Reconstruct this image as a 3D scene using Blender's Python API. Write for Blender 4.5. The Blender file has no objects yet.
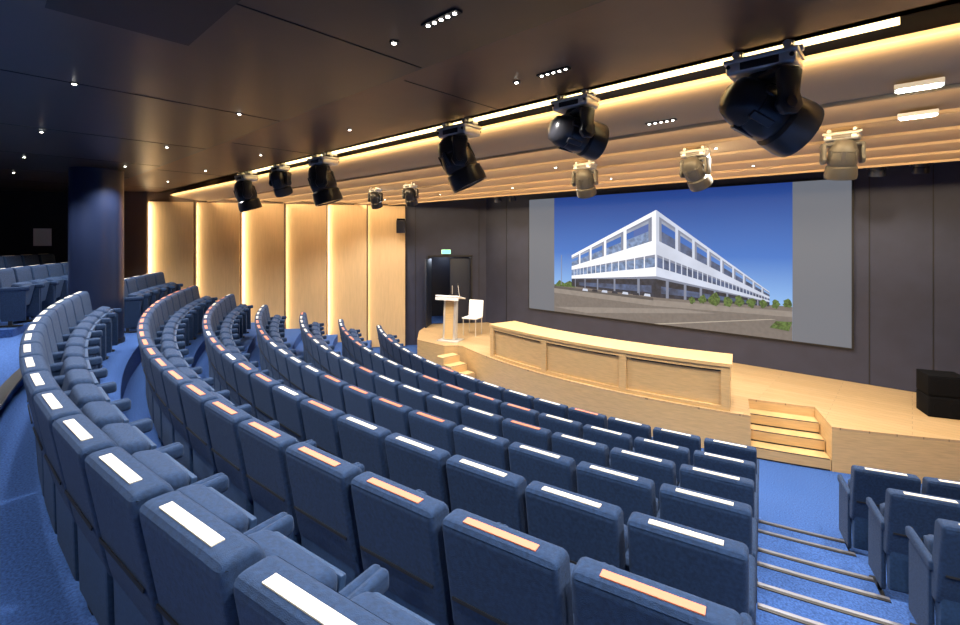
import bpy, bmesh, math, random
from mathutils import Matrix, Vector, Euler
random.seed(4)
D2R=math.pi/180
scene=bpy.context.scene
CAMZ=3.15
# ---------------------------------------------------------------- materials
def base_mat(name):
    m=bpy.data.materials.new(name); m.use_nodes=True
    nt=m.node_tree; b=nt.nodes['Principled BSDF']; return m,nt,b
def mat(name,col,rough=.5,metal=0,var=0,scale=30,bump=0,bscale=200,stretch=(1,1,1),sheen=0,spec=None):
    m,nt,b=base_mat(name)
    b.inputs['Base Color'].default_value=(*col,1); b.inputs['Roughness'].default_value=rough
    b.inputs['Metallic'].default_value=metal
    if spec is not None: b.inputs['Specular IOR Level'].default_value=spec
    if sheen: 
        b.inputs['Sheen Weight'].default_value=sheen; b.inputs['Sheen Tint'].default_value=(.5,.65,1,1)
    if var or bump:
        tc=nt.nodes.new('ShaderNodeTexCoord'); mp=nt.nodes.new('ShaderNodeMapping')
        mp.inputs['Scale'].default_value=stretch
        nt.links.new(tc.outputs['Object'],mp.inputs['Vector'])
    if var:
        n=nt.nodes.new('ShaderNodeTexNoise'); n.inputs['Scale'].default_value=scale; n.inputs['Detail'].default_value=4
        r=nt.nodes.new('ShaderNodeValToRGB')
        r.color_ramp.elements[0].position=.3; r.color_ramp.elements[1].position=.7
        r.color_ramp.elements[0].color=(*[c*(1-var) for c in col],1)
        r.color_ramp.elements[1].color=(*[min(1,c*(1+var)) for c in col],1)
        nt.links.new(mp.outputs[0],n.inputs['Vector']); nt.links.new(n.outputs['Fac'],r.inputs[0]); nt.links.new(r.outputs[0],b.inputs['Base Color'])
    if bump:
        n2=nt.nodes.new('ShaderNodeTexNoise'); n2.inputs['Scale'].default_value=bscale
        bp=nt.nodes.new('ShaderNodeBump'); bp.inputs['Strength'].default_value=bump; bp.inputs['Distance'].default_value=.01
        nt.links.new(mp.outputs[0],n2.inputs['Vector']); nt.links.new(n2.outputs['Fac'],bp.inputs['Height']); nt.links.new(bp.outputs[0],b.inputs['Normal'])
    return m
def emis(name,col,s,var=0,scale=8):
    m,nt,b=base_mat(name); b.inputs['Base Color'].default_value=(*[c*.1 for c in col],1); b.inputs['Roughness'].default_value=.7
    b.inputs['Emission Color'].default_value=(*col,1); b.inputs['Emission Strength'].default_value=s
    if var:
        tc=nt.nodes.new('ShaderNodeTexCoord'); n=nt.nodes.new('ShaderNodeTexNoise'); n.inputs['Scale'].default_value=scale; n.inputs['Detail'].default_value=6
        r=nt.nodes.new('ShaderNodeValToRGB'); r.color_ramp.elements[0].position=.35; r.color_ramp.elements[1].position=.65
        r.color_ramp.elements[0].color=(*[c*(1-var) for c in col],1); r.color_ramp.elements[1].color=(*[c*(1+var) for c in col],1)
        nt.links.new(tc.outputs['Object'],n.inputs['Vector']); nt.links.new(n.outputs['Fac'],r.inputs[0]); nt.links.new(r.outputs[0],b.inputs['Emission Color'])
    return m
def plank(name,col,col2,w=.12,l=1.8,rough=.35):
    m,nt,b=base_mat(name); b.inputs['Roughness'].default_value=rough
    tc=nt.nodes.new('ShaderNodeTexCoord'); br=nt.nodes.new('ShaderNodeTexBrick')
    br.inputs['Color1'].default_value=(*col,1); br.inputs['Color2'].default_value=(*col2,1); br.inputs['Mortar'].default_value=(*[c*.5 for c in col],1)
    br.inputs['Scale'].default_value=1; br.inputs['Mortar Size'].default_value=.003; br.inputs['Brick Width'].default_value=l; br.inputs['Row Height'].default_value=w
    n=nt.nodes.new('ShaderNodeTexNoise'); n.inputs['Scale'].default_value=6
    mp=nt.nodes.new('ShaderNodeMapping'); mp.inputs['Scale'].default_value=(1,12,12)
    mx=nt.nodes.new('ShaderNodeMix'); mx.data_type='RGBA'; mx.blend_type='MULTIPLY'; mx.inputs[0].default_value=.4
    nt.links.new(tc.outputs['Object'],br.inputs['Vector']); nt.links.new(tc.outputs['Object'],mp.inputs[0]); nt.links.new(mp.outputs[0],n.inputs['Vector'])
    nt.links.new(br.outputs['Color'],mx.inputs[6]); nt.links.new(n.outputs['Fac'],mx.inputs[7]); nt.links.new(mx.outputs[2],b.inputs['Base Color'])
    return m
M={}
M['fabric']=mat('seat_fabric_blue',(.0125,.034,.092),.8,0,.28,60,.5,420,sheen=.10,spec=.25)
M['fabric2']=mat('seat_shell_blue',(.019,.048,.118),.6,0,.2,60,.2,500,sheen=.06,spec=.3)
M['fabdark']=mat('seat_base_dark',(.004,.006,.012),.7)
M['white']=mat('number_band_white',(.72,.67,.58),.6)
M['orange']=mat('number_band_orange',(.60,.19,.11),.6)
M['carpet']=mat('carpet_blue',(.040,.100,.31),.95,0,.4,70,.6,300,spec=.2)
M['nosing']=mat('nosing_metal',(.22,.23,.27),.4,.8)
M['curb']=mat('dark_trim',(.012,.011,.013),.4)
M['woodwall']=mat('wall_wood',(.60,.41,.21),.5,0,.06,5,stretch=(6,6,.5))
M['stage']=plank('stage_planks',(.64,.43,.22),(.58,.38,.18))
M['wood']=mat('maple_wood',(.58,.39,.18),.4,0,.1,6,stretch=(1,1,10))
M['wave']=mat('ceiling_wave',(.66,.46,.25),.6)
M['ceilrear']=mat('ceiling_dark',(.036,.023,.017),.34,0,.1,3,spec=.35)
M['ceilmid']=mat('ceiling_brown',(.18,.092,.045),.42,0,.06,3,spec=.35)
M['black']=mat('matte_black',(.008,.008,.010),.6)
M['wallgrey']=mat('wall_blue_grey',(.029,.033,.064),.6,0,.1,3)
M['walldark']=mat('wall_dark_brown',(.018,.014,.015),.5)
M['wallbrown']=mat('wall_brown',(.14,.085,.05),.5)
M['column']=mat('column_navy',(.012,.019,.050),.28)
M['plastic']=mat('fixture_black',(.018,.018,.022),.28)
M['matte']=mat('speaker_black',(.004,.004,.005),.8,spec=.1)
M['silver']=mat('fixture_silver',(.66,.64,.60),.32,.45)
M['bodygrey']=mat('fixture_grey',(.15,.14,.12),.4,.3)
M['glass']=mat('lens_glass',(.05,.06,.08),.05,.3)
M['doorblue']=mat('door_navy',(.009,.014,.032),.5)
M['paper']=mat('paper_white',(.8,.8,.78),.6)
M['grille']=mat('speaker_grille',(.005,.005,.006),.9,0,.5,150,spec=.1)
M['led']=emis('led_white',(1,.95,.85),14)
M['ledwarm']=emis('led_warm',(1,.76,.36),3)
M['emerg']=emis('emergency_light',(.95,1,.85),25)
M['exit']=emis('exit_green',(.1,.8,.35),3)
M['purple']=emis('lens_purple',(.25,.2,1),2)
# ---------------------------------------------------------------- mesh helpers
class B:
    def __init__(s,name,mats):
        s.name=name; s.bm=bmesh.new(); s.mats=list(mats)
    def mi(s,m):
        if m not in s.mats: s.mats.append(m)
        return s.mats.index(m)
    def merge(s,src,Mx,m,smooth=False):
        src.transform(Mx); i=s.mi(m)
        bmesh.ops.recalc_face_normals(src,faces=src.faces)
        for f in src.faces: f.material_index=i; f.smooth=smooth
        t=bpy.data.meshes.new('t'); src.to_mesh(t); src.free(); s.bm.from_mesh(t); bpy.data.meshes.remove(t)
    def box(s,size,loc,m,rot=(0,0,0),bevel=0,seg=2):
        b=bmesh.new(); bmesh.ops.create_cube(b,size=1)
        bmesh.ops.scale(b,vec=size,verts=b.verts)
        if bevel: bmesh.ops.bevel(b,geom=b.edges[:],offset=bevel,segments=seg,affect='EDGES',profile=.5)
        s.merge(b,Matrix.Translation(loc)@Euler(rot).to_matrix().to_4x4(),m,bevel>0)
    def prismx(s,pts,w,m,x=0,bevel=0,seg=3):
        b=bmesh.new(); a=[b.verts.new((-w/2,p[0],p[1])) for p in pts]; c=[b.verts.new((w/2,p[0],p[1])) for p in pts]
        n=len(pts); b.faces.new(a); b.faces.new(c[::-1])
        for i in range(n): b.faces.new((a[i],c[i],c[(i+1)%n],a[(i+1)%n]))
        bmesh.ops.recalc_face_normals(b,faces=b.faces)
        if bevel: bmesh.ops.bevel(b,geom=b.edges[:],offset=bevel,segments=seg,affect='EDGES',profile=.5)
        s.merge(b,Matrix.Translation((x,0,0)),m,bevel>0)
    def poly(s,pts,z0,z1,m,bevel=0):
        b=bmesh.new(); a=[b.verts.new((p[0],p[1],z0)) for p in pts]; c=[b.verts.new((p[0],p[1],z1)) for p in pts]
        n=len(pts); b.faces.new(a[::-1]); b.faces.new(c)
        for i in range(n): b.faces.new((a[i],a[(i+1)%n],c[(i+1)%n],c[i]))
        s.merge(b,Matrix(),m)
    def cyl(s,r1,r2,h,loc,m,rot=(0,0,0),seg=24,smooth=True):
        b=bmesh.new(); bmesh.ops.create_cone(b,cap_ends=True,segments=seg,radius1=r1,radius2=r2,depth=h)
        s.merge(b,Matrix.Translation(loc)@Euler(rot).to_matrix().to_4x4(),m,smooth)
    def lathe(s,prof,Mx,m,seg=28):
        b=bmesh.new(); rings=[]
        for r,z in prof: rings.append([b.verts.new((max(r,.0005)*math.cos(2*math.pi*i/seg),max(r,.0005)*math.sin(2*math.pi*i/seg),z)) for i in range(seg)])
        for k in range(len(rings)-1):
            for i in range(seg): b.faces.new((rings[k][i],rings[k][(i+1)%seg],rings[k+1][(i+1)%seg],rings[k+1][i]))
        b.faces.new(rings[0][::-1]); b.faces.new(rings[-1])
        s.merge(b,Mx,m,True)
    def sector(s,c,R0,R1,t0,t1,z0,z1,m,n=40,t0b=None,t1b=None):
        t0b=t0 if t0b is None else t0b; t1b=t1 if t1b is None else t1b
        b=bmesh.new(); g=[]
        for i in range(n+1):
            f=i/n; ti=(t0+(t1-t0)*f)*D2R; to=(t0b+(t1b-t0b)*f)*D2R
            p=(c[0]+R0*math.sin(ti),c[1]-R0*math.cos(ti)); q=(c[0]+R1*math.sin(to),c[1]-R1*math.cos(to))
            g.append([b.verts.new((*p,z0)),b.verts.new((*q,z0)),b.verts.new((*q,z1)),b.verts.new((*p,z1))])
        for i in range(n):
            for k in range(4): b.faces.new((g[i][k],g[i][(k+1)%4],g[i+1][(k+1)%4],g[i+1][k]))
        b.faces.new(g[0]); b.faces.new(g[-1][::-1])
        s.merge(b,Matrix(),m)
    def mesh(s,sharp=38):
        me=bpy.data.meshes.new(s.name); s.bm.to_mesh(me); s.bm.free()
        for m in s.mats: me.materials.append(M[m])
        me.set_sharp_from_angle(angle=sharp*D2R); return me
    def done(s,sharp=38):
        o=bpy.data.objects.new(s.name,s.mesh(sharp)); scene.collection.objects.link(o); return o
def weighted(me):
    o=bpy.data.objects.new('tmp',me); scene.collection.objects.link(o)
    w=o.modifiers.new('w','WEIGHTED_NORMAL'); w.keep_sharp=True
    bpy.context.view_layer.update()
    n=bpy.data.meshes.new_from_object(o.evaluated_get(bpy.context.evaluated_depsgraph_get()))
    n.name=me.name+'_m'; bpy.data.objects.remove(o); return n
def area(name,loc,direction,sx,sy,e,col,up='Z'):
    l=bpy.data.lights.new(name,'AREA'); l.shape='RECTANGLE'; l.size=sx; l.size_y=sy; l.energy=e; l.color=col
    o=bpy.data.objects.new(name,l); o.location=loc; scene.collection.objects.link(o); return o
# ---------------------------------------------------------------- room plan
C=(-3.8,17.0); SC=(-4.3,17.2); AX=-4.3
LW=[(-14.4,3.1),(-10.96,8.67),(-9.5,10.6)]
YB=-3.2; YS=10.6
def wl(Y):
    if Y<8.67: return -14.4+(Y-3.1)*(3.44/5.57)
    return -10.96+(Y-8.67)*(1.46/1.93)
def wr(Y): return 2*AX-wl(Y)
def thL(R):
    a,b_=0,70
    for _ in range(40):
        t=(a+b_)/2; x=C[0]-R*math.sin(t*D2R); y=C[1]-R*math.cos(t*D2R)
        if x>wl(y): a=t
        else: b_=t
    return -a
def thR(R):
    a,b_=0,70
    for _ in range(40):
        t=(a+b_)/2; x=C[0]+R*math.sin(t*D2R); y=C[1]-R*math.cos(t*D2R)
        if x<wr(y): a=t
        else: b_=t
    return a
WT=5.2
def wallseg(b,p,q,z0,z1,m,th=.2,side=1):
    d=Vector((q[0]-p[0],q[1]-p[1])); n=Vector((-d.y,d.x)).normalized()*th*side
    b.poly([tuple(p),tuple(q),(q[0]+n.x,q[1]+n.y),(p[0]+n.x,p[1]+n.y)],z0,z1,m)
pB=(wl(YB),YB)
w=B('wall_left',['woodwall'])
wallseg(w,LW[0],LW[1],0,WT,'wallbrown')
w.done()
w=B('wall_left_rear',['walldark']); p1=(wl(2.55),2.55); wallseg(w,pB,p1,0,WT,'walldark'); wallseg(w,p1,LW[0],0,WT,'wallbrown'); w.done()
dW=Vector((1.46,1.93)).normalized(); nW=Vector((dW.y,-dW.x)); angW=math.atan2(dW.y,dW.x); P1=Vector(LW[1])
DO0,DO1=.72,1.94
w=B('wall_stage_left',['wallgrey'])
wallseg(w,P1,P1+dW*DO0,0,WT,'wallgrey'); wallseg(w,P1+dW*DO1,Vector(LW[2]),0,WT,'wallgrey')
wallseg(w,P1+dW*DO0,P1+dW*DO1,2.58,WT,'wallgrey'); wallseg(w,P1+dW*DO0,P1+dW*DO1,0,.58,'wallgrey')
for t in (.02,.3,2.2):
    p=P1+dW*t; w.box((.015,.012,4.0),(p.x+nW.x*.004,p.y+nW.y*.004,2.1),'black',(0,0,angW))
w.done()
v=B('wall_vestibule',['doorblue'])
a=P1+dW*(DO0-.3)-nW*.21; b_=P1+dW*(DO1+.3)-nW*.21; a2=a-nW*1.3; b2=b_-nW*1.3
wallseg(v,a2,b2,.5,2.9,'doorblue',.05); wallseg(v,a2,a,.5,2.9,'doorblue',.05); wallseg(v,b_,b2,.5,2.9,'doorblue',.05,-1)
v.poly([tuple(a),tuple(b_),tuple(b2),tuple(a2)],.5,.58,'carpet'); v.poly([tuple(a),tuple(b_),tuple(b2),tuple(a2)],2.85,2.9,'black')
v.done()
l=bpy.data.lights.new('vestibule_lamp','POINT'); l.energy=10; l.color=(.7,.8,1); l.shadow_soft_size=.05; o=bpy.data.objects.new('vestibule_lamp',l); q=(a+b_+a2+b2)/4; o.location=(q.x,q.y,2.6); scene.collection.objects.link(o)
w=B('wall_front',['wallgrey']); w.poly([(-9.75,YS),(1.15,YS),(1.15,YS+.2),(-9.75,YS+.2)],0,WT,'wallgrey')
for x in (-8.7,-.55,.25): w.box((.014,.01,4),(x,YS-.003,2.6),'black')
w.done()
mir=lambda p:(2*AX-p[0],p[1])
w=B('wall_right',['woodwall']); wallseg(w,mir(LW[0]),mir(LW[1]),0,WT,'woodwall',side=-1); wallseg(w,mir(pB),mir(LW[0]),0,WT,'walldark',side=-1); wallseg(w,mir(LW[1]),mir(LW[2]),0,WT,'wallgrey',side=-1); w.done()
w=B('wall_back',['walldark']); w.poly([pB,mir(pB),(mir(pB)[0],YB-.2),(pB[0],YB-.2)],0,WT,'walldark'); w.done()
d=(Vector(LW[1])-Vector(LW[0])); L=d.length; d.normalize(); n=Vector((d.y,-d.x)); ang=math.atan2(d.y,d.x)
NP=6; pl=L/NP
w=B('trim_wood_wall_panels',['woodwall'])
for i in range(NP):
    a=Vector(LW[0])+d*(i*pl+.03); e=Vector(LW[0])+d*((i+1)*pl-.02)
    w.poly([tuple(a+n*.02),tuple(a+n*.05),tuple(e+n*.17),tuple(e+n*.14)][::-1],.02,4.08,'woodwall')
    k=area('panel_edge_led',(0,0,0),None,3.9,.03,(22,9,20,7,13,3)[i],(1,.79,.50))
    pp=Vector(LW[0])+d*(i*pl-.005)+n*(.10 if i else .12)
    k.location=(pp.x,pp.y,2.1)
    dirv=Vector((d.x*1.0-n.x*.25,d.y*1.0-n.y*.25,0)).normalized()
    z=-dirv; x=Vector((0,0,1)); y=z.cross(x)
    k.rotation_euler=Matrix((x,y,z)).transposed().to_euler()
w.done()
# ---------------------------------------------------------------- floor
rows=[('F',11.78,0.0),('E',12.70,.22),('D',13.55,.44),('C',14.38,.66),('B',15.18,.88),('A',15.935,1.10),('Z',16.785,1.40)]
AL,AR=12.75,16.6
fl=B('floor',['carpet','nosing','curb'])
fl.poly([pB,mir(pB),mir(LW[0]),mir(LW[1]),mir(LW[2]),LW[2],LW[1],LW[0]],-.15,0,'carpet')
for i,(nm,R,z) in enumerate(rows):
    R1=R+.15; R0=(rows[i-1][1]+.15) if i else R-.69
    if nm=='Z': R1=17.04
    if z>0: fl.sector(C,R0,R1,thL(R0),thR(R0),0,z,'carpet',t0b=thL(R1),t1b=thR(R1))
    if z>0: fl.sector(C,R0,R0+.03,AL,AR,z,z+.008,'nosing',n=6); fl.sector(C,R0-.004,R0,AL,AR,z-.05,z+.004,'curb',n=6)
    if z>0: fl.sector(C,R0+.03,R0+.055,AL,AR,z,z+.006,'curb',n=6)
    if i<6:
        h=(z+rows[i+1][2])/2
        fl.sector(C,R1-.40,R1,AL,AR,z,h,'carpet',n=6)
        fl.sector(C,R1-.40,R1-.37,AL,AR,h,h+.008,'nosing',n=6); fl.sector(C,R1-.404,R1-.40,AL,AR,h-.05,h+.004,'curb',n=6)
        fl.sector(C,R1-.37,R1-.345,AL,AR,h,h+.006,'curb',n=6)
R=17.04; tl,tr=thL(R),thR(R)
arc=[(C[0]+R*math.sin((tl+(tr-tl)*k/60)*D2R),C[1]-R*math.cos((tl+(tr-tl)*k/60)*D2R)) for k in range(61)]
fl.poly(arc+[mir(pB),pB],0,1.55,'carpet')
fl.sector(C,16.98,17.10,-34,AL,1.55,1.575,'curb')
for (a0,a1,zz) in ((17.9,18.75,1.68),(18.75,20.2,1.84)):
    fl.sector(C,a0,a1,thL(a0),-22.6,1.55,zz,'carpet',t0b=thL(a1),n=14)
fl.done()
# ---------------------------------------------------------------- stage
def SP(R,t): return (SC[0]+R*math.sin(t*D2R),SC[1]-R*math.cos(t*D2R))
SR=9.95; N0,N1=15.1,20.6
st=B('stage_platform',['stage','wood'])
pts=[SP(SR,-20.6+(N0+20.6)*k/30) for k in range(31)]
pts+=[SP(SR-.8,N0),SP(SR-.8,N1)]
pts+=[SP(SR,N1+(36.9-N1)*k/14) for k in range(15)]
pts+=[(.85,YS-.01),(-9.46,YS-.01),(-10.52,9.2),(-9.95,8.35),(-9.15,7.62),(-8.15,7.62),(-7.95,7.86)]
st.poly(pts,0,.57,'wood')
st.poly(pts,.57,.60,'stage')
st.done()
ss=B('stage_steps',['wood','curb'])
for k in range(3):
    r1=SR-.265*k; ss.sector(SC,SR-.8,r1,N0+.05,N1-.05,.15*k,.15*(k+1),'wood',n=4)
    ss.sector(SC,r1-.03,r1,N0+.1,N1-.1,.15*(k+1),.15*(k+1)+.004,'curb',n=4)
    ss.sector(SC,r1-.002,r1+.003,N0+.1,N1-.1,.15*k,.15*k+.02,'curb',n=4)
ss.done()
ss=B('stage_side_steps',['wood','curb'])
for k in range(3):
    ss.box((.27,.46,.15*(3-k)),(-7.86+.27*k,7.46-.02*k,.075*(3-k)),'wood',(0,0,-.12)); ss.box((.02,.44,.004),(-7.86+.27*k+.12,7.46-.02*k,.15*(3-k)+.002),'curb',(0,0,-.12))
ss.done()
dk=B('presentation_desk',['wood','curb'])
a0,a1=-13.9,13.6
dk.sector(SC,9.28,9.86,a0,a1,.601,1.25,'wood')
dk.sector(SC,9.22,9.92,a0-.15,a1+.15,1.25,1.30,'wood')
dk.sector(SC,9.86,9.90,a0,a1,.601,.66,'wood'); dk.sector(SC,9.86,9.90,a0,a1,1.19,1.25,'wood')
for k in range(4):
    t=a0+(a1-a0)*k/3; t=min(max(t,a0+.35),a1-.35); dk.sector(SC,9.86,9.905,t-.35,t+.35,.601,1.25,'wood',n=2)
for k in range(3):
    q0=a0+(a1-a0)*k/3; q1=a0+(a1-a0)*(k+1)/3
    dk.sector(SC,9.86,9.866,q0+.75,q1-.75,1.165,1.18,'curb',n=10)
dk.done()
# ---------------------------------------------------------------- seats
def seat_mesh(strip):
    s=B('auditorium_seat_'+strip,['fabric','fabric2','fabdark',strip])
    s.prismx([(.075,.50),(.0,.925),(.015,.95),(.105,.95),(.13,.92),(.215,.40),(.10,.40)],.498,'fabric',bevel=.024)
    s.prismx([(.085,.53),(.095,.14),(.15,.12),(.19,.44),(.14,.53)],.46,'fabric2',bevel=.015,seg=2)
    s.box((.44,.005,.012),(0,.046,.62),'fabdark',(-.16,0,0))
    s.box((.31,.036,.004),(0,.045,.9515),strip)
    s.box((.43,.15,.43),(0,.30,.50),'fabric',(-.20,0,0),.05,4)
    s.box((.40,.03,.36),(0,.385,.49),'fabric2',(-.20,0,0),.012,2)
    s.box((.38,.10,.06),(0,.20,.26),'fabdark',bevel=.01)
    for x in (-.246,.246):
        s.box((.046,.40,.075),(x,.33,.62),'fabric',(.04,0,0),.022,3)
        s.box((.036,.32,.50),(x,.32,.34),'fabric',(0,0,0),.014,2)
        s.box((.046,.30,.03),(x,.29,.015),'fabdark',bevel=.006)
        s.box((.03,.05,.12),(x,.28,.07),'fabdark')
    return weighted(s.mesh(40))
SM={'w':seat_mesh('white'),'o':seat_mesh('orange')}
COL=(-9.92,1.43)
def put(R,t,z,k):
    x=C[0]+R*math.sin(t*D2R); y=C[1]-R*math.cos(t*D2R)
    if (x-COL[0])**2+(y-COL[1])**2<.72**2: return
    o=bpy.data.objects.new('auditorium_seat',SM[k]); o.location=(x,y,z); o.rotation_euler=(0,0,t*D2R); scene.collection.objects.link(o)
ends={'F':-31.2,'E':-30.3,'D':-30.6,'C':-31.3,'B':-32.3,'A':-33,'Z':-33.2}
for nm,R,z in rows:
    st_=.541/R/D2R; t=11.62; k=0
    while t>ends[nm]:
        c='w'
        if nm=='A': c='o'
        elif nm=='Z': c='w'
        elif nm in 'CE': c='o' if (k//4)%2==1 else 'w'
        elif nm in 'DF': c='o' if k%5==3 else 'w'
        elif nm=='B': c='o' if k>4 and k%3 else 'w'
        put(R,t,z,c); t-=st_; k+=1
    if nm in 'FEDCB':
        t=17.55+.4
        for k in range(5 if nm in 'FE' else 6): put(R,t,z,'w'); t+=st_
for R,z,t0 in ((18.3,1.68,-24.2),(19.15,1.84,-25.5)):
    t=t0
    while t>thL(R)+1.7: put(R,t,z,'w'); t-=.56/R/D2R
# ---------------------------------------------------------------- column
c=B('round_column',['column','nosing']); c.cyl(.36,.36,2.87,(COL[0],COL[1],1.405+1.435),'column',seg=48); c.cyl(.375,.375,.08,(COL[0],COL[1],1.445),'curb',seg=48); c.done()
# ---------------------------------------------------------------- ceilings
def slab(b,y0,y1,z0,z1,m):
    b.poly([(wl(y0),y0),(wr(y0),y0),(wr(y1),y1),(wl(y1),y1)],z0,z1,m)
ce=B('ceiling',['ceilrear','ceilmid','black'])
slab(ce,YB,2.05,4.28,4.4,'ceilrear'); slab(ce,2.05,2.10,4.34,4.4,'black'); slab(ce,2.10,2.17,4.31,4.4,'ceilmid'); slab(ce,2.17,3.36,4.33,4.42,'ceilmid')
slab(ce,3.30,YS,WT-.3,WT-.2,'black')
slab(ce,3.28,3.36,4.33,4.9,'ceilmid')
for x in [-15+2.1*k for k in range(10)]:
    ya,yb=-3,2.03
    if x<wl(ya)+.2: 
        if x<wl(0)+.1: continue
        ya=.2
    ce.box((.010,yb-ya,.004),(x,(ya+yb)/2,4.279),'black')
for y in (-1.3,.05): ce.box((17.5,.010,.004),(AX,y,4.279),'black')
for x in [-13+3.4*k for k in range(5)]: ce.box((.008,1.15,.004),(x,2.76,4.329),'black')
ce.box((1.0,.62,.006),(-2.62,.56,4.278),'black')
ce.done()
W0,WP,NW=3.52,.80,6
def wz(s): return 4.25-.12*math.sin(min(s,1)*math.pi/2)**.8
def wavez(Y): return wz(((Y-W0)%WP)/WP)
wv=B('ceiling_wave_baffles',['wave'])
for k in range(NW):
    b=bmesh.new(); y0=W0+k*WP; P=[]; n_=14; Lw=WP-.08
    for i in range(n_+1):
        s=i/n_; P.append((y0+Lw*s,wz(s)))
    e_=P[-1]; P.append((e_[0]+.006,e_[1]-.028)); P.append((e_[0]+.022,e_[1]-.028))
    P2=[(y,z+.03) for y,z in P[::-1][2:]]; P2=[(e_[0]+.022,e_[1]+.03)]+P2
    pr=P+P2; A_=[b.verts.new((wl(y)+.0,y,z)) for y,z in pr]; Z_=[b.verts.new((wr(y),y,z)) for y,z in pr]
    m_=len(pr); b.faces.new(A_); b.faces.new(Z_[::-1])
    for i in range(m_): b.faces.new((A_[i],Z_[i],Z_[(i+1)%m_],A_[(i+1)%m_]))
    wv.merge(b,Matrix(),'wave',True)
    yl=y0-.045; x0=wl(yl)+.2; x1=wr(yl)-.2
    a=area('cove_led',((x0+x1)/2,yl,4.135 if k else 4.22),None,(x1-x0),.03,34 if k==0 else 52,(1,.74,.42))
    dv=Vector((0,1,.30 if k else .1)).normalized(); zz=-dv; xx=Vector((1,0,0)); yy=zz.cross(xx)
    a.rotation_euler=Matrix((xx,yy,zz)).transposed().to_euler()
wv.done(30)
cs=B('cove_light_strip',['ledwarm','ceilmid']); cs.box((9.2,.10,.02),(-4.65,3.435,4.34),'ledwarm'); cs.done()
dl=B('downlights_and_fill_discs',['led','black'])
LP=[]
for (x,y) in ((-1.78,1.64),(-1.87,2.8),(-1.58,4.0)):
    z=4.28 if y<2 else (4.33 if y<3.4 else wavez(y))
    dl.box((.26,.05,.012),(x,y,z-.004),'black')
    for k in range(5): dl.cyl(.010,.010,.004,(x-.1+.05*k,y,z-.012),'led',seg=10)
for x in [-11.4+2.3*k for k in range(7)]:  # grid filled out past the few real downlights, to light the seats
    for y in (-1.0,.52,1.66,2.8): LP.append((x,y))  # rearmost row added behind the camera to brighten the aisle carpet
for x in [-10+2.1*k for k in range(6)]:
    for y in (5.6,7.25): LP.append((x,y))  # added discs and spots in the waves, lighting the front seats
def cz(y): return 4.28 if y<2.05 else (4.33 if y<3.4 else wavez(y))
for (x,y) in LP:
    z=cz(y)
    dl.cyl(.028,.028,.008,(x,y,z-.003),'black',seg=16); dl.cyl(.013,.013,.004,(x,y,z-.009),'led',seg=12)
dl.done()
def spot(x,y,z,e,ang=125,col=(1,.96,.90),rot=(0,0,0)):
    l=bpy.data.lights.new('downlight_fill_lamp','SPOT'); l.energy=e; l.spot_size=ang*D2R; l.spot_blend=.6; l.shadow_soft_size=.04; l.color=col
    o=bpy.data.objects.new('downlight_fill_lamp',l); o.location=(x,y,z); o.rotation_euler=rot; scene.collection.objects.link(o)
for (x,y) in LP: spot(x,y,cz(y)-.045,(75 if y<0 else 128) if y<3.4 else 170)  # real downlights and added fill spots together
for x in (-8.2,-6.2,-4.3,-2.4,-.4): spot(x,9.0,4.45,140,135,(1,.88,.70))  # spots without fixtures, added to brighten the stage
em=B('emergency_light_panel',['emerg','paper'])
for y in (4.03,4.93):
    z=wavez(y)-.02; em.box((.23,.12,.03),(.03,y,z-.02),'paper'); em.box((.20,.085,.006),(.03,y,z-.038),'emerg')
em.done()
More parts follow.
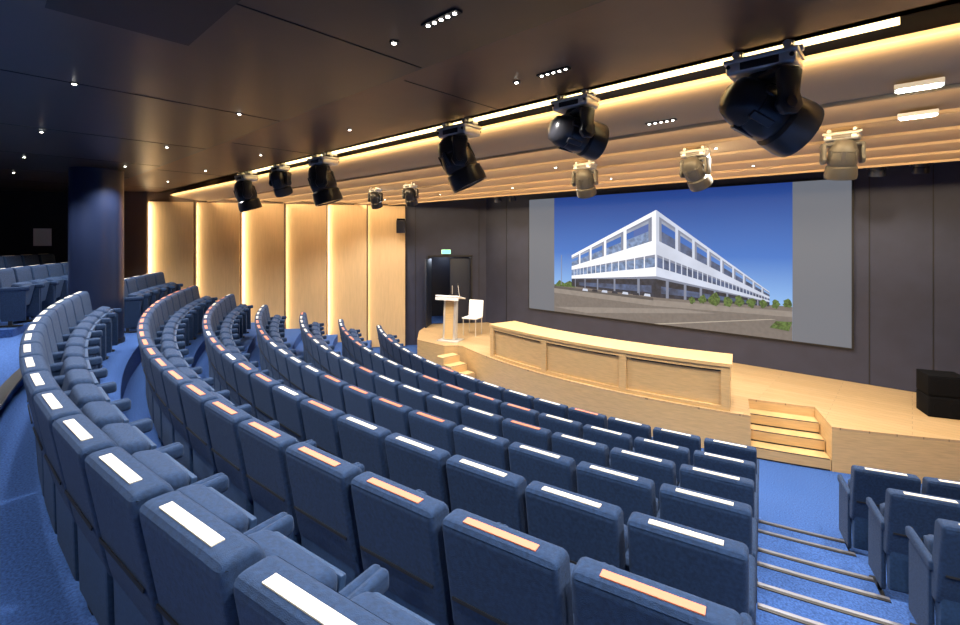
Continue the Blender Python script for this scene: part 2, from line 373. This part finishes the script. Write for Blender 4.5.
# ---------------------------------------------------------------- moving heads
def moving_head(name,loc,pan,tilt,s,body='plastic',lens='glass'):
    b=B(name,['silver',body,lens])
    for x in (-.13,.13):
        b.cyl(.034,.034,.05,(x,0,-.03),'silver',(0,math.pi/2,0),16); b.box((.035,.07,.06),(x,0,-.02),'silver',bevel=.006)
        b.cyl(.012,.012,.12,(x,.05,-.03),'silver',(math.pi/2,0,0),10); b.cyl(.022,.022,.03,(x,-.06,-.035),'silver',(math.pi/2,0,0),12)
    b.box((.40,.05,.03),(0,0,-.055),'silver',bevel=.008)
    b.box((.38,.24,.028),(0,0,-.082),'silver',bevel=.01)
    b.box((.36,.23,.085),(0,0,-.12),'silver',bevel=.025,seg=3)
    b.box((.20,.236,.045),(0,0,-.12),body,bevel=.006)
    for x in (-.16,.16): b.cyl(.012,.012,.245,(x,0,-.115),body,(math.pi/2,0,0),10)
    b.cyl(.09,.075,.04,(0,0,-.175),body)
    P=Matrix.Rotation(pan,4,'Z')
    sub=B('x',b.mats)
    sub.box((.44,.14,.055),(0,0,-.205),body,bevel=.022,seg=3)
    for x in (-.203,.203):
        sub.prismx([(-.07,-.20),(.07,-.20),(.055,-.33),(.075,-.40),(.04,-.45),(-.04,-.45),(-.075,-.40),(-.055,-.33)],.045,body,x,.012,2)
        sub.cyl(.03,.03,.010,(x*1.12,0,-.385),body,(0,math.pi/2,0),20)
    T=Matrix.Translation((0,0,-.385))@Matrix.Rotation(tilt,4,'X')
    sub.lathe([(.0,.25),(.06,.248),(.11,.22),(.14,.15),(.15,.10),(.142,.09),(.155,.02),(.158,-.05),(.145,-.08),(.165,-.10),(.175,-.20),(.17,-.245),(.15,-.245),(.145,-.22)],T,body)
    sub.lathe([(.135,-.221),(.10,-.235),(.0,-.245)],T,lens)
    for a in range(6):
        q=T@Matrix.Rotation(a*math.pi/3+.3,4,'Z')
        bb=bmesh.new(); bmesh.ops.create_cube(bb,size=1); bmesh.ops.scale(bb,vec=(.02,.05,.14),verts=bb.verts); bmesh.ops.bevel(bb,geom=bb.edges[:],offset=.006,segments=1,affect='EDGES')
        sub.merge(bb,q@Matrix.Translation((.15,0,.05)),body)
    b.mats=sub.mats
    sub.bm.transform(P); t=bpy.data.meshes.new('t'); sub.bm.to_mesh(t); sub.bm.free(); b.bm.from_mesh(t)
    o=b.done(); o.location=loc; o.scale=(s,s,s); return o
nm='moving_head_spotlight'
for x,pan,tilt,s in ((-.68,-.75,1.1,1.05),(-2.02,-.5,1.35,.9),(-3.36,-.75,.45,1.08),(-6.04,-.6,.3,1.12),(-7.38,.4,.5,.8),(-8.72,-.3,.3,1.1)):
    moving_head(nm,(x,3.34,4.335),pan,tilt,s)
for x,pan,tl_ in ((-.48,.4,.3),(-1.79,-.3,.7),(-3.18,.2,.5)):
    moving_head('stage_spotlight',(x,5.5,wavez(5.5)+.01),pan,tl_,.74,'bodygrey')
for x in (-6.8,-7.9): moving_head('stage_spotlight',(x,5.5,wavez(5.5)+.01),.5,.5,.66)
for x in (-8.2,-7.7,-.4,.1): 
    o=moving_head('stage_wash_light',(x,9.6,4.5),.2,.3,.6,'plastic','purple')
    pb=B('ceiling_hanger_pipe',['black']); pb.cyl(.02,.02,.42,(x,9.6,4.69),'black'); pb.done()
tr=B('lighting_truss_pipe',['black']); tr.cyl(.03,.03,10.5,(-4.3,9.2,4.55),'black',(0,math.pi/2,0)); tr.cyl(.03,.03,10.5,(-4.3,9.2,4.8),'black',(0,math.pi/2,0))
for k in range(21): tr.cyl(.012,.012,.36,(-9.3+.5*k,9.2,4.675),'black',(0,.8 if k%2 else -.8,0),8)
tr.done()
# ---------------------------------------------------------------- screen
def pic(name,col,s=1.0,var=0,sc_=8): M[name]=emis(name,col,s,var,sc_); return name
X0,X1,Z0,Z1=-7.85,-.79,1.20,4.21
sc=B('projection_screen',['black'])
pic('screen_grey',(.12,.13,.155),.8); pic('pw',(.60,.62,.68),1,.08,2); pic('pw2',(.36,.40,.50),1,.1,2); pic('pgl',(.04,.06,.12),1,.5,6); pic('pglL',(.10,.15,.26),1,.5,9); pic('pdk',(.013,.016,.028),1,.5,9); pic('pgr',(.115,.10,.092),1,.08,14); pic('pgr2',(.175,.155,.14),1,.08,9); pic('pgr3',(.06,.055,.055),1,.1,9); pic('pgreen',(.05,.085,.022),1,.6,22); pic('psk',(.04,.08,.25)); pic('pgy',(.13,.15,.21)); pic('pin',(.19,.22,.29),1,.15,4); pic('psun',(.28,.25,.21),1,.1,8)
m,nt,b=base_mat('picture_sky'); M['picsky']=m
tc=nt.nodes.new('ShaderNodeTexCoord'); sp=nt.nodes.new('ShaderNodeSeparateXYZ'); mr=nt.nodes.new('ShaderNodeMapRange'); rp=nt.nodes.new('ShaderNodeValToRGB')
mr.inputs['From Min'].default_value=1.75; mr.inputs['From Max'].default_value=4.2
nt.links.new(tc.outputs['Object'],sp.inputs[0]); nt.links.new(sp.outputs['Z'],mr.inputs['Value']); nt.links.new(mr.outputs[0],rp.inputs[0])
e=rp.color_ramp.elements; e[0].color=(.22,.38,.64,1); e[1].color=(.012,.035,.17,1); k=e.new(.42); k.color=(.045,.13,.40,1)
b.inputs['Base Color'].default_value=(.01,.01,.01,1); b.inputs['Specular IOR Level'].default_value=.1; nt.links.new(rp.outputs[0],b.inputs['Emission Color']); b.inputs['Emission Strength'].default_value=.95
sc.box((X1-X0+.06,.03,Z1-Z0+.06),((X0+X1)/2,YS-.02,(Z0+Z1)/2),'black')
sc.box((X1-X0,.004,Z1-Z0),((X0+X1)/2,YS-.038,(Z0+Z1)/2),'screen_grey')
sc.box((5.35,.004,Z1-Z0),((-7.02-1.67)/2,YS-.043,(Z0+Z1)/2),'picsky')
lay=[0]
def Q(p,m):
    lay[0]+=1; y=YS-.046-lay[0]*.00015; b=bmesh.new()
    b.faces.new([b.verts.new((-7.02+5.35*u,y,Z0+3.01*v)) for u,v in p]); 
    i=sc.mi(m)
    for f in b.faces: f.material_index=i
    t=bpy.data.meshes.new('t'); b.to_mesh(t); b.free(); sc.bm.from_mesh(t)
Q([(0,0),(1,0),(1,.215),(.92,.215),(.5,.23),(.11,.25),(0,.24)],'pgr')
Q([(.0,.165),(.5,.135),(1,.15),(1,.185),(.5,.18),(.0,.21)],'pgr2')
Q([(.0,.04),(.18,.02),(.75,.125),(.6,.13)],'pgr2')
Q([(.0,.205),(.5,.175),(.5,.195),(.0,.225)],'pgr3')
Q([(.5,.0),(.53,.0),(.95,.125),(.935,.125)],'psun')
Q([(0,.225),(.03,.28),(.06,.255),(.09,.28),(.12,.25),(.12,.225)],'pgreen')
Q([(.04,.24),(.044,.24),(.044,.50),(.04,.50)],'pgy')
hC=[.86,.825,.635,.525,.43,.36,.20]; hL=[.50,.478,.405,.375,.325,.30,.235]; hR=[.30,.294,.268,.256,.243,.235,.205]
uL,uC,uR=.10,.513,.93
def pt(side,t,i):
    u,h=(uL,hL) if side=='L' else (uR,hR)
    return (uC+(u-uC)*t, hC[i]+(h[i]-hC[i])*t)
def ptv(side,t,v):
    i=int(v); f=v-i; a=pt(side,t,i); c_=pt(side,t,min(i+1,6)); return (a[0],a[1]+(c_[1]-a[1])*f)
Q([pt('L',0,0),(uC-.10,.775),(uC-.10,.60),pt('L',0,2)],'psk')
for sd in 'LR':
    Q([ptv(sd,0,1.0),ptv(sd,1,1.0),ptv(sd,1,1.22),ptv(sd,0,1.22)],'pin')
    Q([ptv(sd,.0,1.55),ptv(sd,1,1.5),ptv(sd,1,2),ptv(sd,0,2)],'pglL' if sd=='L' else 'pgl')
    Q([pt(sd,0,3),pt(sd,1,3),pt(sd,1,4),pt(sd,0,4)],'pglL' if sd=='L' else 'pgl')
    Q([pt(sd,0,5),pt(sd,1,5),pt(sd,1,6),pt(sd,0,6)],'pdk')
    Q([ptv(sd,.05,5.45),ptv(sd,.9,5.45),ptv(sd,.9,5.8),ptv(sd,.05,5.8)],'pgl')
    wm='pw' if sd=='L' else 'pw2'
    for a,c_ in ((0,1),(2,3),(4,5)):
        Q([pt(sd,0,a),pt(sd,1,a),pt(sd,1,c_),pt(sd,0,c_)],wm)
        p_=pt(sd,0,c_); q_=pt(sd,1,c_); Q([p_,q_,(q_[0],q_[1]-.004),(p_[0],p_[1]-.02)],'pgy')
    nc=5 if sd=='L' else 9
    f=lambda s:1-(1-s)/(1+.9*s)
    for i in range(nc+1):
        t=f(i/nc); w_=.045*(1-.72*t)*(1 if sd=='L' else .7)
        Q([ptv(sd,t,1),ptv(sd,min(t+w_,1),1),ptv(sd,min(t+w_,1),2),ptv(sd,t,2)],wm)
        tt=min(t+w_*1.8,1)
        Q([ptv(sd,min(t+w_,1),1),ptv(sd,tt,1.1),ptv(sd,tt,2),ptv(sd,min(t+w_,1),2)],'pgy')
    for i in range(nc*3+1):
        t=f(i/(nc*3)); w_=.012*(1-.7*t)
        Q([ptv(sd,t,3),ptv(sd,min(t+w_,1),3),ptv(sd,min(t+w_,1),4),ptv(sd,t,4)],wm)
    for i in range(nc):
        t=f((i+.5)/nc); w_=.03*(1-.7*t); Q([ptv(sd,t,5),ptv(sd,min(t+w_,1),5),ptv(sd,min(t+w_,1),6),ptv(sd,t,6)],'pgy')
random.seed(9)
for u,v,r in ((.66,.205,.018),(.70,.215,.022),(.745,.22,.03),(.79,.215,.026),(.83,.22,.024),(.87,.22,.022),(.91,.22,.018),(.95,.225,.02),(.985,.235,.02)):
    Q([(min(.999,u+r*math.cos(a*.449)*.7*random.uniform(.7,1.25)),v+r*math.sin(a*.449)*1.5*random.uniform(.7,1.25)) for a in range(14)],'pgreen')
Q([(.93,.07),(.99,.06),(1,.12),(.95,.115)],'pgreen')
for k in range(7): Q([(.16+.05*k,.205),(.19+.05*k,.203),(.188+.05*k,.222),(.165+.05*k,.224)],'pdk' if k%2 else 'pw2')
sc.done()
# ---------------------------------------------------------------- lectern, chair, door, speakers
lc=B('lectern',['silver','wood','paper'])
lc.box((.55,.42,.03),(0,0,.015),'silver',bevel=.006)
lc.prismx([(-.10,.03),(-.02,1.02),(.10,1.02),(.06,.03)],.34,'silver',bevel=.012)
lc.prismx([(-.115,.06),(-.04,1.0),(-.025,1.0),(-.10,.06)],.22,'wood')
lc.box((.62,.45,.035),(0,.02,1.08),'paper',(-.22,0,0),.008)
lc.box((.62,.02,.07),(0,-.2,1.06),'paper')
lc.cyl(.006,.006,.3,(.18,.1,1.25),'silver',(.3,0,0),8); lc.cyl(.014,.014,.05,(.18,.05,1.40),'curb',(.3,0,0),10)
o=lc.done(); o.location=(-8.45,8.1,.6); o.rotation_euler=(0,0,.35); 
ch=B('white_chair',['paper','silver'])
ch.box((.42,.42,.04),(0,0,.45),'paper',bevel=.015); ch.box((.42,.03,.42),(0,.22,.68),'paper',(-.12,0,0),.012)
for x in (-.18,.18):
    for y in (-.18,.18): ch.cyl(.012,.012,.44,(x,y,.22),'silver',seg=10)
    ch.cyl(.012,.012,.5,(x,.21,.55),'silver',(-.1,0,0),10)
o=ch.done(); o.location=(-8.55,9.0,.6); o.rotation_euler=(0,0,.3)
dr=B('door_1',['doorblue','curb','silver'])
p=P1+dW*(DO1-.31)+nW*.0; dr.box((.60,.05,1.94),(p.x-nW.x*.05,p.y-nW.y*.05,.6+.975),'doorblue',(0,0,angW),.004)
p=P1+dW*(DO1-.55)+nW*.01; dr.box((.02,.06,.25),(p.x,p.y,1.6),'silver',(0,0,angW))
h_=P1+dW*(DO0+.03)+nW*.04; q=Vector((math.cos(angW-1.9),math.sin(angW-1.9))); pc=h_+q*.30
dr.box((.60,.045,1.94),(pc.x,pc.y,.6+.975),'doorblue',(0,0,angW-1.9),.004)
for t in (DO0-.03,DO1+.03): p=P1+dW*t+nW*.021; dr.box((.05,.04,2.0),(p.x,p.y,1.6),'curb',(0,0,angW))
p=P1+dW*(DO0+DO1)/2+nW*.021; dr.box((1.34,.04,.05),(p.x,p.y,2.61),'curb',(0,0,angW)); dr.done()
ex=B('exit_sign',['exit','paper']); p=P1+dW*1.2+nW*.03; ex.box((.28,.05,.13),(p.x,p.y,2.74),'paper',(0,0,angW)); p=p+nW*.028; ex.box((.25,.006,.10),(p.x,p.y,2.74),'exit',(0,0,angW)); ex.done()
sp_=B('stage_speaker',['grille','matte'])
for k in range(2):
    sp_.box((.50,.42,.30),(0,0,.15+.305*k),'matte',bevel=.012); sp_.box((.46,.01,.25),(0,-.213,.15+.305*k),'grille')
    for x in (-.1,.12): sp_.cyl(.09,.09,.012,(x,-.217,.15+.305*k),'matte',(math.pi/2,0,0),24)
o=sp_.done(); o.location=(.31,9.52,.6); o.rotation_euler=(0,0,.35); o.scale=(.88,.88,.98)
ws=B('wall_speaker',['plastic','grille'])
ws.box((.26,.24,.38),(0,0,0),'plastic',(.3,0,0),.02); ws.box((.22,.01,.33),(0,-.12,.035),'grille',(.3,0,0)); ws.box((.04,.2,.04),(0,.18,.05),'plastic')
o=ws.done(); o.location=(-10.68,8.3,3.5); o.rotation_euler=(0,0,.9)
nt_=B('wall_notice',['paper']); nt_.box((.36,.01,.42),(0,0,0),'paper'); o=nt_.done(); o.location=(-15.46,1.2,3.17); o.rotation_euler=(0,0,math.atan2(5.57,3.44))
# ---------------------------------------------------------------- camera, world
cam=bpy.data.cameras.new('camera'); co=bpy.data.objects.new('camera',cam); scene.collection.objects.link(co)
cam.sensor_width=36; cam.lens=470/960*36; cam.shift_y=-74.5/960; cam.clip_start=.02
co.location=(0,0,CAMZ); co.rotation_euler=(math.pi/2,0,math.atan2(.677,.736)); scene.camera=co
wd=bpy.data.worlds.new('world'); wd.use_nodes=True; wd.node_tree.nodes['Background'].inputs[0].default_value=(.05,.05,.06,1); scene.world=wd
scene.view_settings.view_transform='Standard'; scene.view_settings.look='None'; scene.view_settings.exposure=.62
